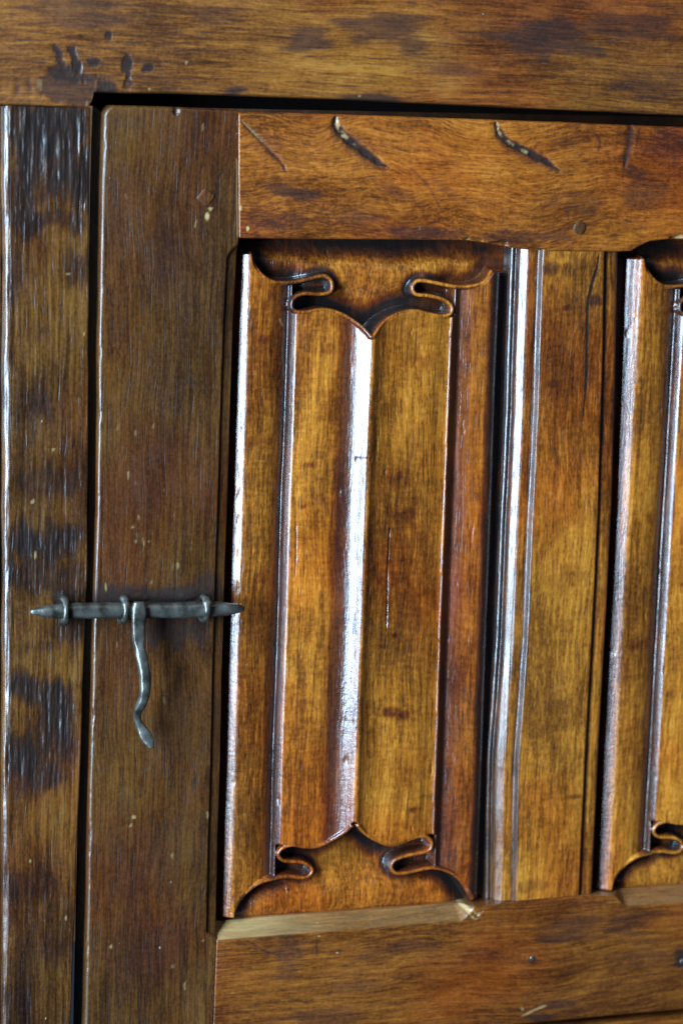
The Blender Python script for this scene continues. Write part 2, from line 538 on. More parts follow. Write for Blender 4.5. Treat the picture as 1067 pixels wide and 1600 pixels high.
slab('post', PL(post_left), PL(post_right), PL([(-10, 164.6), (60, 166), (145, 168.6)]), PL([(-10, 1752), (145, 1752)]),
     0.0004, 0.055, M_post, frame, lambda dl, dr, dt, db, x, z: edge_round(dl, 4.8)*0.95 + edge_round(dr, 1.0) + edge_round(dt, .5), post_marks, res=0.55, fine=0.25, band=6, res_v=0.9, seed=33, wob=0.5)

# board beyond the post's left arris
sb = PL([(-2, 165), (0, 900), (-2, 1752)])
link_mesh('board', box_mesh('side_board', XL_out, float(PX(3, 900)[0]) - 0.0002, 0.0042, 0.04, PX(0, 1752)[1], PX(0, 166)[1], 0.0006), M_post, frame)

# lower beam of the frame, under the door
lowb = PL([(-10, 1690), (300, 1659), (855, 1606), (1067, 1588)])
lowb = np.vstack([PL([(108, 1676)]), PL([(300, 1659), (855, 1606), (1067, 1588)]), [XR, PX(1067, 1588)[1]+.002]])
zbot = PX(100, 1752)[1]
slab('beam', np.array([[PX(112, 1700)[0], -.5], [PX(112, 1700)[0], 0]]), np.array([[XR, -.5], [XR, 0]]), lowb, np.array([[-.3, zbot], [XR, zbot]]),
     -0.0004, 0.06, M_rail2, frame, lambda dl, dr, dt, db, x, z: edge_round(dt, 2.0), None, res=1.6, res_v=1.0, seed=41)

# far post and the dark back of the cupboard, both behind or beyond what the lens takes in
zt = PX(1067, 182)[1]
link_mesh('post', box_mesh('post', XR-.05, XR-.0005, 0.0008, 0.05, zbot+.02, zt-.0006, .001), M_post, frame)
link_mesh('backboard', box_mesh('back_board', XL_out+.002, XR-.002, 0.30, 0.312, zbot, 0.398), M_back, frame)

# ================================================================== the door
door = bpy.data.objects.new('door', None)
scene.collection.objects.link(door)
door.empty_display_size = 0.02
door.parent = frame; door.location = (0.20, 0.0, 0.09)
door['label'] = 'framed door with carved linenfold panels'
joint = [(373, 160), (372, 172), (373, 372), (366, 500), (360, 700), (350, 1000), (344, 1250), (338, 1467), (333, 1600), (330, 1690)]

z_op_top, z_op_bot = PX(372, 374)[1], PX(337, 1466)[1]


def stile_prof(dl, dr, dt, db, x, z):
    dep = edge_round(dl, 2.2)
    # rounded outer corner at the top
    cd = 6.5 - np.hypot(np.clip(6.5-dl, 0, 9), np.clip(6.5-dt, 0, 9))
    corner = (dl < 6.5) & (dt < 6.5)
    dep = np.where(corner, edge_round(np.maximum(cd, 0), 2.2) + np.clip(-cd, 0, 9)*12, dep)
    dep = np.maximum(dep, edge_round(dt, 2.2))
    # moulded inner edge along the panel opening, running out at both ends
    k = (z < z_op_top - 1.0*MM) & (z > z_op_bot - .5*MM)
    run = sstep(0, 11*MM, z_op_top - z)*sstep(-1*MM, 5*MM, z - z_op_bot)
    w = 6.4*run
    sl = sstep(0, 1, (w - dr)/0.9)*1.5*np.minimum(1, run*2) + np.clip(w-dr, 0, 9)*0.12
    dep = dep + np.where(k, sl, 0) + edge_round(dr, 0.5)
    return dep


def stile_marks(dep, st, we, x, z, dl, dr, dt, db):
    for (u, v, ru, rv, k, s_) in ((270, 932, 90, 22, .85, 1), (190, 932, 44, 20, .75, 2), (262, 985, 64, 26, .6, 3), (240, 1150, 24, 30, .4, 13), (330, 925, 34, 26, .5, 4), (250, 410, 40, 60, .35, 5), (220, 740, 40, 60, .35, 6),
                                  (180, 300, 24, 60, .35, 7), (300, 1150, 50, 70, .3, 8), (230, 1330, 70, 60, .3, 9), (250, 1500, 80, 50, .3, 10), (240, 600, 60, 25, .25, 11), (200, 190, 40, 16, .4, 12)):
        st = np.maximum(st, (k if 900 < v < 1000 else k*.6)*blob(x, z, u, v, ru, rv, 50+s_, rag=.9, fx=150, fz=55, soft=.5))  # stains, with the bolt's shadow painted in below and beside it
    # bruises and old clenched staple ends over the bolt
    for (u, v, ru, rv, dp) in ((262, 932, 36, 6, -.8), (222, 934, 12, 6, -.7), (296, 930, 16, 7, -.8)):
        dep = dep + dp*blob(x, z, u, v, ru, rv, 60+u, rag=.5, fx=120, fz=160, soft=.45)
    # small scratches
    rs = np.random.RandomState(5)
    for i in range(26):
        u, v = 165 + rs.rand()*165, 190 + rs.rand()*1400
        if rs.rand() < .45:
            u, v = 215 + rs.randn()*28, 770 + rs.randn()*75
        ln = 3 + rs.rand()*11
        g, f = groove(x, z, [(u, v), (u + rs.randn()*1.2, v+ln)], 2.2)
        dep = dep + g*0.15; we = np.maximum(we, g*(.08 + .30*rs.rand()))
    for (u, v, ru, rv, k) in ((209, 1277, 4, 4, .55), (205, 1290, 2, 3, .4), (324, 338, 4, 9, .85), (329, 326, 4, 3, .7), (174, 1479, 2, 4, .5), (270, 1510, 4, 5, .15)):
        we = np.maximum(we, .75*k*blob(x, z, u, v, ru*.8, rv*.8, 70+u, rag=.45, fx=700, fz=500))
    g, f = groove(x, z, [(293, 1530), (288, 1540), (291, 1550)], 1.8)
    dep = dep + g*.3; we = np.maximum(we, g*.3)
    g, f = groove(x, z, [(276, 165), (275, 180)], 6); dep = dep + g*1.5; st = np.maximum(st, g*.6)
    # pale worn line beside the joint with the top rail
    wn = np.exp(-((dr-0.4)/0.6)**2)*sstep(z_op_top, z_op_top+3*MM, z)*(fbm(x*300, z*130, 4, 3) > .43)
    we = np.maximum(we, wn*0.30)
    # the left arris is worn and nicked
    dep = dep + np.exp(-(dl/1.6)**2)*np.clip(fbm(z*90, z*0+1, 6, 4)-.60, 0, 1)*4
    return dep, st, we


stile = slab('stile', PL(door_left), PL(joint), PL([(155, 163.5), (200, 164.5), (300, 168), (375, 171)]), PL([(120, 1672), (340, 1652)]), 0.0, 0.03, M_stile, door,
             stile_prof, stile_marks, res=0.75, fine=0.22, band=7.5, res_v=0.9, seed=51, wob=0.3)

rail_bottom = PL([(374, 372), (560, 374), (720, 375.5), (750, 378), (780, 384), (808, 389), (850, 392), (900, 393), (960, 393), (985, 392), (1000, 384), (1015, 377), (1040, 374), (1067, 374)])
# beyond the picture the same edge repeats
x2 = PX(1067, 374)[0]
rail_bottom = np.vstack([rail_bottom, [x2+.08, rail_bottom[-1][1]], [x2+.16, rail_bottom[-1][1]], [XR-.06, rail_bottom[-1][1]]])
rail_top = np.vstack([PL([(374, 174.5), (527, 178), (780, 187), (1067, 198)]), [XR-.06, PX(1067, 198)[1] + .001]])
jr = [(p[0]+0.7, p[1]) for p in joint]


def toprail_marks(dep, st, we, x, z, dl, dr, dt, db):
    g1p = [(524, 184), (528, 200), (540, 214), (556, 228), (572, 241), (594, 256), (608, 262)]
    g2p = [(774, 192), (780, 208), (796, 224), (816, 234), (838, 245), (858, 256), (878, 270)]
    for pts, wpx in ((g1p, 11), (g2p, 9)):
        g, f = groove(x, z, pts, wpx)
        g2_, f2 = groove(x, z, [(p[0]-2.5, p[1]+1.5) for p in pts], wpx*.9)
        gh, _ = groove(x, z, [(p[0]-2, p[1]+3) for p in pts], wpx*2.4)
        st = np.maximum(st, sstep(.1, 1, gh)*.5*(.5 + fbm(x*300, z*300, 23, 3)))
        dep = dep + sstep(0, 1, g)*1.1 + gh*.5 + g*(fbm(x*500, z*500, 8, 3)-.4)*1.0
        st = np.maximum(st, sstep(0.12, .6, g)*.9)
        pw, f = groove(x, z, [(p[0]+2.5, p[1]+1) for p in pts[:4]], 4.2)
        brk = (fbm(x*420, z*420, 19, 3) > .43)
        we = np.maximum(we, sstep(.1, .9, pw)*.55*sstep(.40, .56, fbm(x*300, z*300, 19, 3))*np.clip(1.25-f*1.15, 0, 1))
        st = st*(1-we)
        dep = dep - sstep(.1, .7, pw)*.5
    for (u, v, ru) in ((820, 237, 6), (537, 213, 5)):
        we = np.maximum(we, .4*blob(x, z, u, v, ru, 3, 15, rag=.5, fx=500, fz=500, rot=-.5))
    g, f = groove(x, z, [(376, 188), (398, 210), (425, 240), (440, 255), (449, 275)], 5)
    dep = dep + g*.9; st = np.maximum(st, g*.85)
    g, f = groove(x, z, [(374, 186), (392, 203), (412, 224)], 2); we = np.maximum(we, g*.35)
    g, f = groove(x, z, [(984, 196), (982, 222), (974, 262)], 10)
    dep = dep + g*.7; st = np.maximum(st, sstep(0, .8, g)*.7)
    g, f = groove(x, z, [(998, 200), (992, 230)], 4); st = np.maximum(st, g*.6)
    g, f = groove(x, z, [(640, 262), (668, 290), (690, 330)], 5); st = np.maximum(st, g*.45)
    g, f = groove(x, z, [(930, 210), (936, 222), (933, 240)], 5); st = np.maximum(st, g*.5)
    g, f = groove(x, z, [(880, 320), (888, 345)], 5); st = np.maximum(st, g*.5)
    for (u, v, ru, rv, k, ro) in ((990, 272, 26, 12, .45, -.5), (470, 302, 45, 10, .6, -.1), (440, 345, 40, 12, .35, 0), (560, 340, 60, 13, .35, 0), (665, 365, 60, 9, .5, 0), (905, 320, 60, 22, .3, 0), (620, 300, 40, 9, .3, -.5),
                                  (1010, 300, 50, 40, .35, .5), (1040, 220, 40, 25, .35, 0), (875, 225, 30, 10, .25, 0), (420, 225, 20, 30, .25, .5), (700, 300, 30, 7, .3, -.7), (820, 370, 80, 10, .45, 0)):
        st = np.maximum(st, k*blob(x, z, u, v, ru, rv, 80+u, rag=.9, fx=70, fz=170, rot=ro, soft=.5))
    for (u, v, ru, rv, k) in ((387, 357, 3, 5, .9), (376, 325, 3, 6, .55), (731, 373, 7, 2.5, .7), (1061, 370, 8, 5, .9), (655, 356, 2, 5, .15)):
        we = np.maximum(we, .8*k*blob(x, z, u, v, ru*.8, rv*.8, 90+u, rag=.45, fx=600, fz=600))
    # broken lower arris near the mullion and the next opening
    for (u, v, ru, rv) in ((740, 377, 16, 7), (775, 383, 18, 6), (1055, 373, 14, 7), (830, 392, 25, 4)):
        dep = dep + 1.8*blob(x, z, u, v, ru, rv, 100+u, rag=.6, fx=260, fz=260)
    return dep, st, we


s_rail = np.concatenate([np.linspace(0, .012, 22, endpoint=False), np.linspace(.012, .60, 430, endpoint=False), np.linspace(.60, 1, 90)])
rail = slab('rail', PL(jr), np.array([[XR-.115, -.1], [XR-.115, .4]]), rail_top, rail_bottom, -0.0006, 0.03, M_rail, door,
            lambda dl, dr, dt, db, x, z: edge_round(dl, .7) + edge_round(dt, 2.2) + edge_round(db, 1.3), toprail_marks, res=.9, res_v=0.6, seed=61, wob=.3, sx=s_rail,
            label='reddish oak rail with two curved splits')

# ---- lower rail with stopped chamfers under the panels
c_a = PX(338, 1439, .011); c_b = PX(722, 1409, .011); c_c = PX(975, 1388, .011)
lr_top = np.vstack([[c_a[0]-.02, c_a[1]+.0005], list(c_a), list(c_b), list(PX(808, 1408)), list(PX(905, 1399)), list(c_c), [XR-.06, c_c[1]]])
lr_bot = np.vstack([PL([(320, 1650), (855, 1597), (1067, 1578)]), [XR-.06, PX(1067, 1578)[1]+.001]])
xs1 = PX(742, 1430)[0]; xs2 = PX(960, 1400)[0]; xs3 = xs2 + (PX(742, 1430)[0]-PX(340, 1430)[0])


def lowrail_prof(dl, dr, dt, db, x, z):
    on = (1 - sstep(-10*MM, 1*MM, x - xs1)) + sstep(-2*MM, 9*MM, x-xs2)*(1-sstep(-10*MM, 1*MM, x-xs3))
    wdt = 8.2*on + .01
    ch = np.clip(1 - dt/wdt, 0, 1)*11.0*on
    return ch + edge_round(db, 2.0) + edge_round(dl, .7)*np.where(dt > 6, 1, 0) + np.where(on < .5, edge_round(dt, .6), 0)


def lowrail_marks(dep, st, we, x, z, dl, dr, dt, db):
    # splintered pale stop of the chamfer
    g, f = groove(x, z, [(722, 1412), (732, 1422), (742, 1431), (752, 1424)], 8)
    dep = dep + g*1.2*(vnoise(x*1200, z*1200, 4)); we = np.maximum(we, sstep(.1, .7, g)*.55*(fbm(x*500, z*500, 2, 3) > .40))
    for (u, v, ru, rv, k) in ((900, 1450, 60, 20, .4), (870, 1570, 50, 12, .5), (640, 1480, 70, 14, .35), (450, 1500, 20, 40, .35), (980, 1440, 60, 20, .4), (1000, 1500, 60, 30, .3), (560, 1540, 80, 16, .3), (880, 1465, 40, 7, .5),
                              (830, 1500, 10, 8, .5), (1063, 1502, 12, 14, .8), (845, 1590, 40, 8, .6), (500, 1590, 100, 14, .4)):
        st = np.maximum(st, k*blob(x, z, u, v, ru, rv, 110+u, rag=.95, fx=45, fz=240, soft=.5))
    g, f = groove(x, z, [(388, 1470), (415, 1486), (440, 1494)], 3); st = np.maximum(st, g*.7); dep = dep + g*.5
    g, f = groove(x, z, [(495, 1462), (494, 1495)], 4); st = np.maximum(st, g*.5)
    for (u, v, ru, rv, k) in ((838, 1576, 18, 2, .4), (822, 1584, 12, 2, .35), (815, 1576, 2, 4, .3)):
        we = np.maximum(we, k*blob(x, z, u, v, ru, rv, 120+u, rag=.5, fx=200, fz=700, rot=.3))
    # light painted on the upward-facing chamfer, palest near the stile
    ch = (dt < 7.6) & (dep > .6)
    we = np.maximum(we, np.where(ch, (.12 + .32*(1-sstep(.01, .075, x-c_a[0])))*(.45 + .9*fbm(x*60, z*700, 3, 3)), 0))
    return dep, st, we


rail2 = slab('rail', PL(jr), np.array([[XR-.115, -.6], [XR-.115, .4]]), lr_top, lr_bot, -0.0004, 0.03, M_rail2, door, lowrail_prof, lowrail_marks, res=.9, res_v=.55, seed=71, wob=.25, sx=s_rail,
             label='brown oak rail with pale chamfer, light painted on')

# ---- mullion between the panels
face_l = [(850, 380), (848, 420), (843, 560), (841, 650), (832, 820), (825, 1000), (817, 1110), (811, 1200), (807, 1420)]
face_r = [(946, 380), (944, 400), (940, 600), (934, 800), (924, 1000), (913, 1200), (903, 1420)]
FL, FR = PL(face_l), PL(face_r)
ML = FL.copy(); ML[:, 0] -= 17.5*MM
MR = FR.copy(); MR[:, 0] += 10.0*MM
MPD = np.array([-1.0, 0, .3, .8, 1.3, 1.9, 3.0, 5.0, 6.6, 7.6, 8.6, 9.6, 10.6, 11.6, 12.3, 12.8, 13.1, 13.5, 14.1, 15.0, 15.7, 16.2, 16.8, 17.5])
MPH = np.array([0.0, 0.05, .35, 1.1, 1.9, 2.7, 3.1, 3.1, 3.0, 3.2, 3.8, 4.6, 5.4, 6.3, 7.3, 8.6, 10.0, 9.7, 9.4, 9.6, 10.1, 11.0, 13.5, 17.0])


def mull_prof(dl, dr, dt, db, x, z):
    # moulded left side: small step, hollow, round, fillet
    fl = np.interp(z, FL[:, 1][::-1], FL[:, 0][::-1]) + (fbm(z*22, z*0, 8, 4)-.5)*0.9*MM
    d = (fl - x)/MM
    dep = np.interp(d, MPD, MPH)
    fr = np.interp(z, FR[:, 1][::-1], FR[:, 0][::-1])
    e = (x - fr)/MM
    dep = dep + np.interp(e, [-1, -.3, .2, .9, 1.3, 5, 9.3, 10.0], [0, .1, .5, 1.8, 2.2, 2.1, 2.5, 4.5])
    # the round is worn and ribbed along the grain
    dep = dep + ((d > 2) & (d < 13))*(fbm(x*900, z*9, 5, 3)-.5)*.4
    return dep


def mull_marks(dep, st, we, x, z, dl, dr, dt, db):
    g, f = groove(x, z, [(936, 396), (932, 420), (925, 445), (918, 475), (917, 520), (916, 580), (914, 620), (909, 665)], 3.2)
    dep = dep + g*.22; st = np.maximum(st, sstep(0, .4, g)*.9)
    for (u, v, ru, rv, k) in ((860, 420, 18, 14, .55), (862, 600, 16, 10, .5), (930, 470, 12, 10, .6), (885, 480, 6, 5, .7), (880, 900, 30, 20, .25), (860, 1100, 20, 14, .3), (900, 1245, 14, 4, .5), (850, 850, 12, 60, .2), (900, 420, 30, 14, .35), (830, 1385, 30, 14, .3)):
        st = np.maximum(st, k*blob(x, z, u, v, ru, rv, 130+u, rag=.9, fx=150, fz=110, soft=.5))
    # black finish on the moulding, worn in patches; groove and right-step shade painted in
    fl = np.interp(z, FL[:, 1][::-1], FL[:, 0][::-1]); d = (fl - x)/MM + (fbm(x*300, z*60, 6, 3)-.5)*1.6
    fr_ = np.interp(z, FR[:, 1][::-1], FR[:, 0][::-1]); e = (x - fr_)/MM + (fbm(x*300, z*60, 9, 3)-.5)*1.6
    k_ = np.interp(d, [-.6, .2, 2.6, 3.8, 7.0, 8.6, 12, 13, 20], [0, .75, .8, .15, .1, .45, .65, .9, .95])
    k_ = np.maximum(k_, np.interp(e, [-.3, .3, 2.2, 3.4, 7.5, 9], [0, .8, .75, .1, .15, .8]))
    st = np.maximum(st, k_*(.72 + .5*fbm(x*500, z*40, 13, 3)).clip(0, 1))
    lip = blob(x, z, 890, 415, 38, 6, 3, rag=.5, fx=120, fz=200)
    dep = dep - lip*.5
    return dep, st, we


mull = slab('mullion', ML, MR, PL([(780, 380), (990, 384)]), PL([(740, 1422), (960, 1408)]), 0.0004, 0.026, M_mull, door, mull_prof, mull_marks, res=.3, fine=.3, band=3, res_v=1.0, seed=81, wob=.15)


# ================================================================== linenfold panels
def panel(name, xoff, res, seed, mat):
    """carved linenfold: two outer rolls, an S-folded step each side, a sharp central ridge; scrolled ends"""
    STR, LOW, CEN, RID, GRD = 4.8, 10.8, 4.3, -4.1, 18.0     # depths in mm behind the door face
    ln = lambda pts, d: PL(pts, d*MM)
    A = ln([(362, 400), (358, 650), (348, 1000), (341, 1200), (338, 1410)], 10.5)        # foot of the left roll
    Bs = ln([(395, 400), (390, 650), (378, 1000), (371, 1200), (367, 1410)], STR)        # its crown
    C0 = ln([(449, 470), (444, 650), (434, 1000), (425, 1200), (422, 1330)], LOW)        # foot of the fold
    C1 = ln([(466, 470), (461, 650), (451, 1000), (443, 1200), (440, 1330)], CEN)
    R_ = ln([(583, 520), (581, 650), (568, 1000), (559, 1200), (555, 1290)], RID)
    D1 = ln([(703, 490), (701, 650), (690, 1000), (680, 1200), (674, 1320)], CEN)
    D0 = D1.copy(); D0[:, 0] += 6.5*MM
    G1 = ln([(763, 430), (760, 650), (749, 1000), (736, 1200), (731, 1390)], STR)
    H1 = G1.copy(); H1[:, 0] += 8*MM
    lines = [A, Bs, C0, C1, R_, D1, D0, G1, H1]
    fits = [np.polyfit(P[:, 1], P[:, 0], 1) for P in lines]
    ztop, zbot = PX(560, 352, .015)[1], PX(560, 1452, .015)[1]

    xmin = np.polyval(fits[0], 0) - 9*MM; xmax = np.polyval(fits[8], 0) + 9*MM
    nx = int((xmax-xmin)/(res*MM))
    s = np.linspace(0, 1, nx)
    zt_, zb_ = PX(560, 545, .01)[1], PX(560, 1270, .01)[1]
    z = np.concatenate([np.arange(zbot, zb_, res*MM), np.arange(zb_, zt_, 1.2*MM), np.arange(zt_, ztop, res*MM)])
    S, Z = np.meshgrid(s, z)
    k = fits[4][0]
    X = xmin + S*(xmax-xmin) + k*Z
    # hand carving: lines wander
    wob = lambda q: (fbm(Z*15, Z*0+q, seed, 3)-.5)*0.9*MM
    xs = [np.polyval(f, Z) + wob(i*3.1)*(0.5 if i in (0, 8) else 1) for i, f in enumerate(fits)]
    a, b, c0, c1, r, d1, d0, g1, h1 = xs
    prof = np.full(X.shape, 12.5)

    def put(x0, x1, fn):
        nonlocal prof
        t = (X-x0)/(x1-x0)
        prof = np.where((t >= 0) & (t < 1), fn(np.clip(t, 0, 1)), prof)
    qr = lambda t: np.sqrt(np.clip(1-(1-t)**2, 0, 1))        # quarter round
    ts = np.linspace(0, 1, 60)
    ker = np.ones(9)/9
    smo = lambda v: np.convolve(np.pad(v, 4, mode='edge'), ker, 'valid')
    v1 = smo(np.interp(ts, [0, .16, .35, .82, .92, 1], [11.0, 9.5, 8.3, 5.2, 4.9, STR]))
    v2 = smo(np.interp(ts, [0, .2, .45, .75, .9, 1], [0, .46, .72, .94, .99, 1]))
    put(a, b, lambda t: np.interp(t, ts, v1))
    put(b, c0, lambda t: STR + (LOW-STR)*(0.10*t + 0.90*t**2.6))
    put(c0, c1, lambda t: LOW + (CEN-LOW)*np.interp(t, ts, v2))
    wl = (r-X)/MM; wr = (X-r)/MM
    ww = np.linspace(0, 60, 400)
    sl = .84*(1-sstep(2.5, 17, ww)); rise = np.concatenate([[0], np.cumsum(sl[:-1]*np.diff(ww))]); rise = (rise[-1]-rise)/rise[-1]
    cusp = lambda w: (CEN-RID)*np.interp(w, ww, rise)
    put(c1, r, lambda t: CEN - .7*np.sin(np.clip(t*1.5, 0, 1)*np.pi)**1.2 - cusp(np.maximum(wl, 0)))
    put(r, d1, lambda t: CEN - 1.3*np.sin(t*np.pi)**1.2*(t > .0) + 1.6*sstep(.72, 1.0, t) - (CEN-RID)*np.exp(-np.maximum(wr, 0)/9.5))
    LOR = 8.2
    put(d1, d0, lambda t: LOR + (CEN-LOR)*(1-sstep(-.25, 1.0, t))/(1-sstep(-.25, 1.0, np.zeros(1)))[0])
    put(d0, g1, lambda t: LOR + (STR-LOR)*(1-(1-t)**2.0))
    put(g1, h1, lambda t: 12.5 + (STR-12.5)*qr(1-t))
    # soften the very crest of the ridge
    prof = prof + np.exp(-((X-r)/(0.9*MM))**2)*0.55

    # --- scrolled ends; pixel outlines with their own depths (mm)
    tl = [(392, 396, 13), (396, 410, 10.5), (403, 422, 9.5), (414, 433, 9), (430, 441, 9.5), (455, 442, 10.5), (480, 437, 11), (505, 431, 11), (516, 436, 11), (520, 447, 10.5), (516, 457, 10), (500, 460, 10), (478, 459, 9.5), (463, 464, 9), (457, 474, 8.5), (460, 485, 8), (475, 488, 7.6), (505, 484, 7.4), (530, 489, 6.8), (550, 500, 5), (568, 513, 2.5), (581, 527, -.2)]
    tr = [(768, 424, 12), (760, 438, 9.5), (745, 446, 9), (720, 449, 9.5), (690, 444, 10.5), (665, 439, 11), (651, 440, 11), (645, 450, 10.5), (651, 460, 10), (675, 463, 9.5), (695, 469, 9), (706, 479, 8.5), (704, 491, 8), (690, 494, 7.6), (668, 490, 7.4), (650, 486, 7.4), (630, 488, 6.8), (608, 498, 5), (594, 511, 2.5), (584, 527, -.2)]
    bl = [(364, 1432, 13), (371, 1413, 10.5), (384, 1396, 9.5), (405, 1381, 9), (431, 1373, 9.5), (452, 1370, 10.5), (472, 1372, 11), (484, 1369, 11), (488, 1358, 11), (474, 1348, 10.5), (446, 1346, 10), (436, 1337, 9), (441, 1327, 8.5), (457, 1321, 8), (477, 1324, 7.6), (497, 1323, 7.4), (517, 1314, 6.6), (538, 1301, 4), (554, 1287, -.2)]
    br = [(738, 1404, 13), (730, 1391, 10.5), (720, 1376, 9.5), (705, 1364, 9), (684, 1357, 9.5), (664, 1358, 10.5), (639, 1364, 11), (620, 1365, 11), (612, 1355, 11), (619, 1344, 10.5), (640, 1337, 10), (656, 1334, 9.5), (672, 1329, 9), (675, 1316, 8.5), (664, 1307, 8), (644, 1311, 7.6), (624, 1319, 7.4), (608, 1321, 7), (592, 1315, 6), (573, 1304, 4), (557, 1287, -.2)]
    DZ = 4.2
    TL, TR, BL, BR = [smooth_poly(PL([(p[0], p[1], p[2]-DZ) for p in q]), 4) for q in (tl, tr, bl, br)]

    # cloth outline polygon: strip edge -> fold line -> third line -> ridge -> ...
    def upto(P, n0, n1):
        return P[n0*4:n1*4+1]
    c1z = lambda zz: np.polyval(fits[3], zz) - 2.4*MM
    d1z = lambda zz: np.polyval(fits[5], zz) + 2.0*MM
    sTL = upto(TL, 0, 5); cTL = upto(TL, 16, 21)
    sTR = upto(TR, 0, 4); cTR = upto(TR, 13, 19)
    sBL = upto(BL, 0, 5); cBL = upto(BL, 13, 18)
    sBR = upto(BR, 0, 5); cBR = upto(BR, 14, 20)
    sTL = sTL[sTL[:, 0] < c1z(sTL[:, 1])]; sTR = sTR[sTR[:, 0] > d1z(sTR[:, 1])]
    sBL = sBL[sBL[:, 0] < c1z(sBL[:, 1])]; sBR = sBR[sBR[:, 0] > d1z(sBR[:, 1])]
    poly = list(sTL) + [(c1z(sTL[-1][1]), sTL[-1][1]), (c1z(cTL[0][1]), cTL[0][1])] + list(cTL) + list(cTR[::-1]) + [(d1z(cTR[0][1]), cTR[0][1]), (d1z(sTR[-1][1]), sTR[-1][1])] + list(sTR[::-1])
    poly += [(xmax + .02, sTR[0][1]), (xmax + .02, sBR[0][1])]
    poly += list(sBR) + [(d1z(sBR[-1][1]), sBR[-1][1]), (d1z(cBR[0][1]), cBR[0][1])] + list(cBR) + list(cBL[::-1]) + [(c1z(cBL[0][1]), cBL[0][1]), (c1z(sBL[-1][1]), sBL[-1][1])] + list(sBL[::-1])
    poly += [(xmin - .02, sBL[0][1]), (xmin - .02, sTL[0][1])]
    P = np.array(poly)
    dd, _ = seg_dist(X, Z, P)
    sd = np.where(inside(X, Z, P), dd, -dd)/MM
    # ground of the end fields, scooped, and carved away deeper next to the cloth
    ground = GRD - 0.4 + (fbm(X*60, Z*60, seed+3, 3)-.5)*1.6
    zc_t, zc_b = PX(560, 430, .016)[1], PX(560, 1395, .016)[1]
    dome = np.exp(-((Z-zc_t)/(11*MM))**2) + np.exp(-((Z-zc_b)/(14*MM))**2)
    ground = ground + 3.0*sstep(-12*MM, 4*MM, Z - (ztop-10*MM))
    ground = ground - 6.0*dome*(1-np.exp(-(np.maximum(-sd, 0)/8.5)**2))
    f = sstep(-0.9, 0.5, sd)
    lipr = np.clip(1-sd/1.3, 0, 1)**2*0.5*(sd > 0)             # rolled, slightly worn edge
    hgt = ground + (prof + lipr - ground)*f
    # strokes: the thin cut edge of the folded cloth
    stz = ((Z > PX(560, 540, .008)[1]) | (Z < PX(560, 1280, .008)[1]))
    strk = np.zeros(X.shape); dsmin = np.full(X.shape, 99.)
    for Q, q in ((TL, tl), (TR, tr), (BL, bl), (BR, br)):
        ds, fr = seg_dist(X, Z, Q)
        # depth along the stroke
        seg = np.hypot(*(np.diff(Q, axis=0).T)); cum = np.concatenate([[0], np.cumsum(seg)])/seg.sum()
        dq = np.interp(np.linspace(0, len(q)-1, len(Q)), np.arange(len(q)), [p[2]-DZ for p in q])
        yd = np.interp(fr, cum, dq)
        ds = ds/MM
        edge = yd + 0.1 + np.clip(ds/1.25, 0, 1.6)**2*0.9
        fall = 1-sstep(1.0, 2.1, ds)
        dsmin = np.minimum(dsmin, ds)
        strk = np.maximum(strk, np.where(stz, 1-sstep(.7, 1.4, ds), 0))
        sth = ground + (edge-ground)*fall
        hgt = np.where(stz, np.minimum(hgt, sth), hgt)
    # chisel facets and slight ripples
    hgt = hgt + (fbm(X*260, Z*8, seed+5, 2)-.5)*.22 + (fbm(X*30, Z*14, seed+6, 3)-.5)*.5
    nick = np.clip(fbm(X*260, Z*90, seed+7, 4)-.72, 0, 1)
    hgt = hgt + nick*3
    st = np.zeros(X.shape); we = np.zeros(X.shape)
    xo = X
    for (u, v, ru, rv, kk) in ((615, 745, 26, 16, .55), (625, 800, 24, 12, .5), (740, 775, 26, 12, .55), (605, 1110, 16, 10, .8), (625, 1112, 10, 8, .7), (612, 990, 6, 5, .8), (640, 1262, 10, 7, .6), (480, 725, 12, 6, .6), (470, 790, 8, 5, .5),
                               (530, 1150, 30, 60, .35), (520, 640, 22, 50, .3), (660, 560, 26, 14, .4), (740, 960, 18, 30, .35), (640, 1200, 30, 30, .3), (600, 905, 18, 30, .35), (735, 1090, 16, 40, .3), (410, 530, 16, 8, .4), (405, 690, 20, 7, .4),
                               (500, 1260, 30, 20, .3), (480, 980, 14, 20, .25), (410, 900, 10, 12, .4), (720, 620, 14, 40, .3), (740, 510, 16, 3, .6), (510, 545, 20, 8, .35)):
        if name == 'far':
            u, v = u*0.97 + 14, 1720 - v
        st = np.maximum(st, kk*blob(X, Z, u, v, ru, rv, seed+u, y=.008, rag=.9, fx=110, fz=80, soft=.5)*(.35+.8*fbm(X*420, Z*300, seed+v, 3)))
    hgt = hgt + st*(fbm(X*500, Z*500, 4, 3)-.5)*.8
    # remains of a black finish on flanks and outline; bands noted below add painted shade
    jt = (fbm(X*170, Z*26, seed+41, 4)-.5)
    bandk = lambda x0, p0, p1: np.interp((X-x0)/MM + jt*3.0, p0, p1)
    finish_shade = bandk(a, [-6, -4, 3.2, 6.8], [0, .75, .7, 0])
    finish_shade = np.maximum(finish_shade, bandk(c0, [-8, -2.6, 0, 2.6, 4.2], [0, .5, .9, .8, 0]))  # finish on the fold, painted shade on the strip before it
    finish_shade = np.maximum(finish_shade, bandk(r, [-21, -14, -6, -1.2, -.2], [0, .70, .66, .45, 0]))
    finish_shade = np.maximum(finish_shade, bandk(d1, [-1, 1.5, 4.5, 8, 15, 22], [0, .85, .85, .6, .38, .25]))  # painted shade on the strip right of the fold
    finish_shade = np.maximum(finish_shade, bandk(g1, [-2.5, 1.5, 12], [0, .85, .95]))  # painted shade running into the groove by the mullion
    finish_shade = finish_shade*sstep(-1.0, 1.0, sd)
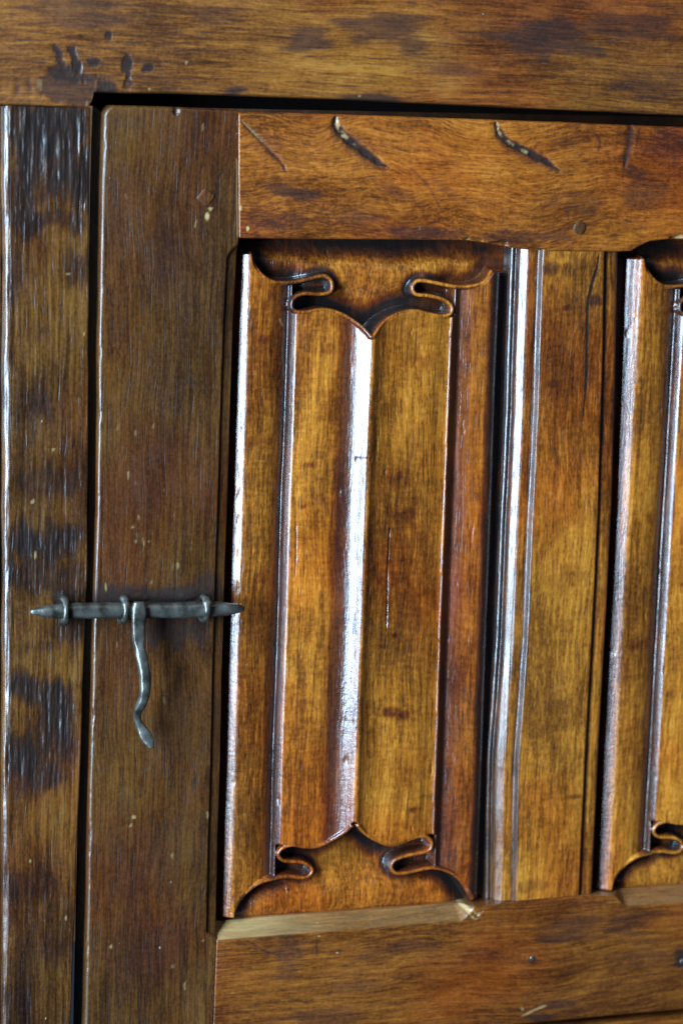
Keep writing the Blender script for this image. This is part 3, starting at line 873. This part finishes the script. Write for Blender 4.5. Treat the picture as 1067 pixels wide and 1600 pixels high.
    sdj = -sd + (fbm(X*70, Z*70, seed+51, 4)-.5)*5.5
    out = np.interp(sdj, [-1.2, 0.0, 6.0, 13], [0, 1, .95, 0])
    out = np.where(sd < 0.6, out, 0)
    out = np.maximum(out, np.where((sd < 0.6) & stz, np.interp(dsmin, [0, 1.0, 3.6, 6.5], [0, 1, .95, 0]), 0))  # scroll hollows made darker
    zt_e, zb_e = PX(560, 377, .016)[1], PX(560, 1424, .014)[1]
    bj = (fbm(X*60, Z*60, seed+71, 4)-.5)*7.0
    out = np.maximum(out, np.interp((zt_e-Z)/MM + bj, [2.5, 6.5, 12], [1, .75, 0]))  # shadow of the top rail painted as a dark band
    out = np.maximum(out, np.interp((Z-zb_e)/MM + bj*.5, [0, 1.6, 3.5], [.9, .6, 0])*(sd < .6))  # thin dark band along the bottom edge
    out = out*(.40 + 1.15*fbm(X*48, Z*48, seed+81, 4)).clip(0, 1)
    finish_shade = np.maximum(finish_shade, out*(1-.9*strk))
    finish_shade = finish_shade*(.74 + .55*fbm(X*420, Z*60, seed+61, 3)).clip(0, 1.0)
    st = np.maximum(st, finish_shade)
    if name != 'far':
        # an open check in the right fold and a few nicks
        g, ff = groove(X, Z, [(604, 820), (601, 890), (600, 960), (598, 1010)], 2.2, y=.007); hgt = hgt + g*.8; st = np.maximum(st, g*.75)
        g, ff = groove(X, Z, [(459, 800), (460, 860), (457, 910)], 1.8, y=.008); hgt = hgt + g*.5; st = np.maximum(st, g*.5)
        g, ff = groove(X, Z, [(435, 497), (438, 504), (442, 510)], 1.8, y=.010); we = np.maximum(we, g*.5)
        g, ff = groove(X, Z, [(555, 717), (578, 716)], 3, y=.002); hgt = hgt + g*.6; st = np.maximum(st, g*.4)
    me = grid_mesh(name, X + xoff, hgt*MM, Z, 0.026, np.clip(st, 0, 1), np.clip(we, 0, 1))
    return link_mesh('linenfold_panel', me, mat, door)


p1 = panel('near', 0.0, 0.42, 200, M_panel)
off = PX(1002, 500, .009)[0] - PX(393, 500, .009)[0]
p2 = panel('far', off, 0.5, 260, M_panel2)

# right stile of the door, beyond the picture
xw = p2.data
xe = XR - .114
link_mesh('stile', box_mesh('stile', xe, XR-.057, 0.0, 0.03, PX(1067, 1570)[1]-.03, zt-.008, .0015), M_stile, door)


# ---- pegs and nails (sub-parts of the boards they are driven into)
def lathe_y(name, u, v, r, y_front, y_back, n=18, dome=0.0004, sq=False, rot=0.0):
    cx, cz = PX(u, v)
    V, F = [], []
    rings = [(0.0, y_front), (0.55, y_front+dome*.15), (0.9, y_front + dome*.6), (1.0, y_front + dome*1.8), (1.0, y_back)]
    rs = np.random.RandomState(int(u))
    jit = 1 + (rs.rand(n)-.5)*.10
    V.append((cx, rings[0][1], cz))
    for rr, yy in rings[1:]:
        for i in range(n):
            a = 2*math.pi*i/n
            k = 1.0
            if sq:
                k = 1/max(abs(math.cos(a)), abs(math.sin(a)))*.82
            V.append((cx + r*rr*k*jit[i]*math.cos(a+rot), yy, cz + r*rr*k*jit[i]*math.sin(a+rot)))
    for i in range(n):
        F.append((0, 1+i, 1+(i+1) % n))
    for q in range(len(rings)-2):
        for i in range(n):
            a0, b0 = 1+q*n+i, 1+q*n+(i+1) % n
            F.append((a0, a0+n, b0+n, b0))
    me = bpy.data.meshes.new(name); me.from_pydata(V, [], F); me.update()
    for p in me.polygons:
        p.use_smooth = True
    return me


M_peg = wood('dark_oak_peg', 'Z', mixc(BASE, 0.26), 12, 0.5, coat=.1)
link_mesh('peg', lathe_y('peg', 905, 356, .0043, -.0011, .01), M_peg, door)
link_mesh('peg', lathe_y('peg', 322, 308,   .0046, -.0004, .01, n=24, dome=.0001, sq=True, rot=math.pi/4+.1), M_peg, door)
link_mesh('nail', lathe_y('nail', 831, 1497, .0018, -.0010, .01, n=12), M_iron, door)
link_mesh('nail', lathe_y('nail', 1066, 1502, .0024, -.0014, .01, n=12), M_iron, door)


# ================================================================== wrought-iron bolt
def sweep(name, C, wid, thk, n=20, power=2.4, seed=0, side=None, jit=.05):
    """closed tube along C with an elliptic / squarish section. wid: across (in the wall plane), thk: towards the viewer"""
    C = np.array(C, float); T = np.gradient(C, axis=0); T /= np.linalg.norm(T, axis=1)[:, None]
    rs = np.random.RandomState(seed)
    V, F = [], []
    m_ = len(C)
    ph = np.arange(n)*2*math.pi/n
    nz = fbm(np.repeat(np.arange(m_)[:, None], n, 1)*.35 + seed, np.repeat(np.arange(n)[None], m_, 0)*.7, seed, 3)
    for i in range(m_):
        t = T[i]
        y = np.array([0, -1., 0]); y = y - t*(y@t); y /= np.linalg.norm(y)
        s_ = np.cross(t, y)
        for k in range(n):
            c, q = math.cos(ph[k]), math.sin(ph[k])
            e = 2/power
            cc = math.copysign(abs(c)**e, c); qq = math.copysign(abs(q)**e, q)
            j = 1 + (nz[i, k]-.5)*2*jit
            V.append(C[i] + s_*cc*wid[i]*j + y*qq*thk[i]*j)
    for i in range(m_-1):
        for k in range(n):
            a, b = i*n+k, i*n+(k+1) % n
            F.append((a, b, b+n, a+n))
    V.append(C[0]); V.append(C[-1])
    for k in range(n):
        F.append((len(V)-2, (k+1) % n, k)); F.append((len(V)-1, (m_-1)*n+k, (m_-1)*n+(k+1) % n))
    me = bpy.data.meshes.new(name); me.from_pydata([tuple(v) for v in V], [], F); me.update()
    for p in me.polygons:
        p.use_smooth = True
    return me


BY = -0.0070
bx0, bz0 = PX(47, 956, BY); bx1, bz1 = PX(381, 951, BY)
bolt = thing('sliding_bolt', 'grey wrought iron sliding bolt with pointed ends and curled drop handle', 'bolt', ((bx0+bx1)/2, 0.0, bz0-.08))
tt = np.concatenate([np.linspace(0, .17, 16, endpoint=False), np.linspace(.17, .85, 46, endpoint=False), np.linspace(.85, 1, 16)])
C = [(bx0 + (bx1-bx0)*t, BY, bz0 + (bz1-bz0)*t + math.sin(t*7)*.0002) for t in tt]
rad = np.interp(tt, [0, .006, .06, .15, .19, .3, .8, .85, .92, .985, 1], [.0006, .0014, .0029, .0042, .0043, .0043, .0043, .0043, .0036, .0021, .0013])
bar = link_mesh('bar', sweep('bar', C, rad, rad, 20, 2.7, 3, jit=.09), M_iron, bolt)

hp = [(218, 940, -11.5), (218, 955, -12.2), (217, 975, -12.8), (217, 1000, -13.2), (219, 1015, -14), (223, 1032, -15.2), (227, 1055, -16.8), (227, 1078, -17.4), (223, 1096, -16.4), (216, 1110, -14.0), (215, 1122, -12.4), (220, 1135, -12.2), (226, 1146, -12.8), (233, 1158, -14), (238, 1169, -15.2)]
H3 = np.array([(PX(u, v, y*MM)[0], y*MM, PX(u, v, y*MM)[1]) for u, v, y in hp])
H3 = smooth_poly(H3, 5)
q = np.linspace(0, 1, len(H3))
wd = np.interp(q, [0, .04, .12, .22, .27, .35, .5, .6, .68, .74, .8, .87, .94, 1], [2.8, 4.1, 3.9, 3.3, 2.7, 3.2, 3.0, 2.6, 2.1, 1.9, 2.6, 3.3, 2.8, 1.0])*MM
tk = np.interp(q, [0, .05, .22, .3, .5, .62, .72, .82, 1], [1.6, 2.4, 1.7, 2.5, 2.7, 2.4, 1.9, 1.9, .9])*MM
link_mesh('handle', sweep('handle', H3, wd, tk, 20, 3.0, 9, jit=.11), M_iron, bolt)


def staple(u, v, label, seed):
    rs = np.random.RandomState(seed)
    cx, cz = PX(u, v, BY)
    o = thing('staple', label, 'staple', (cx, 0.0, cz-.0075))
    V, F = [], []
    n, k = 36, 14
    R0, r0 = .0063, .00165
    for i in range(n):
        a = 2*math.pi*i/n
        rr = r0*(1.05 + .25*math.sin(2*a+seed) + .12*rs.randn())
        R = R0*(1 + .02*math.sin(3*a+seed))
        tilt = .0004*math.sin(a+seed)
        for j in range(k):
            b = 2*math.pi*j/k
            d = R + rr*math.cos(b)
            V.append((cx + rr*1.15*math.sin(b) + tilt, BY + .0002 + d*math.sin(a), cz + d*math.cos(a)))
    for i in range(n):
        for j in range(k):
            a, b = i*k + j, i*k + (j+1) % k
            c, d = ((i+1) % n)*k + (j+1) % k, ((i+1) % n)*k + j
            F.append((a, d, c, b))
    me = bpy.data.meshes.new('loop'); me.from_pydata(V, [], F); me.update()
    for p in me.polygons:
        p.use_smooth = True
    link_mesh('loop', me, M_iron, o)
    # two prongs driven into the wood
    for sgn in (-1, 1):
        P = [(cx, BY + .004, cz + sgn*.0050), (cx, -.0004, cz + sgn*.0050), (cx, .006, cz + sgn*.0046), (cx, .012, cz + sgn*.0042)]
        C_ = np.array(P)
        V2, F2 = [], []
        for p_ in C_:
            for j in range(8):
                b = 2*math.pi*j/8
                V2.append((p_[0] + .0016*math.cos(b), p_[1], p_[2] + .0016*math.sin(b)))
        for i in range(3):
            for j in range(8):
                F2.append((i*8+j, i*8+(j+1) % 8, (i+1)*8+(j+1) % 8, (i+1)*8+j))
        F2.append(tuple(range(24, 32))); F2.append(tuple(range(7, -1, -1)))
        me = bpy.data.meshes.new('prong'); me.from_pydata(V2, [], F2); me.update()
        link_mesh('prong', me, M_iron, o)
    return o


staple(101, 955, 'iron staple on the dark post holding the bolt by its left point', 1)
staple(193, 953, 'iron staple on the door beside the handle of the bolt', 2)
staple(319, 951, 'iron staple on the door holding the bolt near the carved panel', 3)
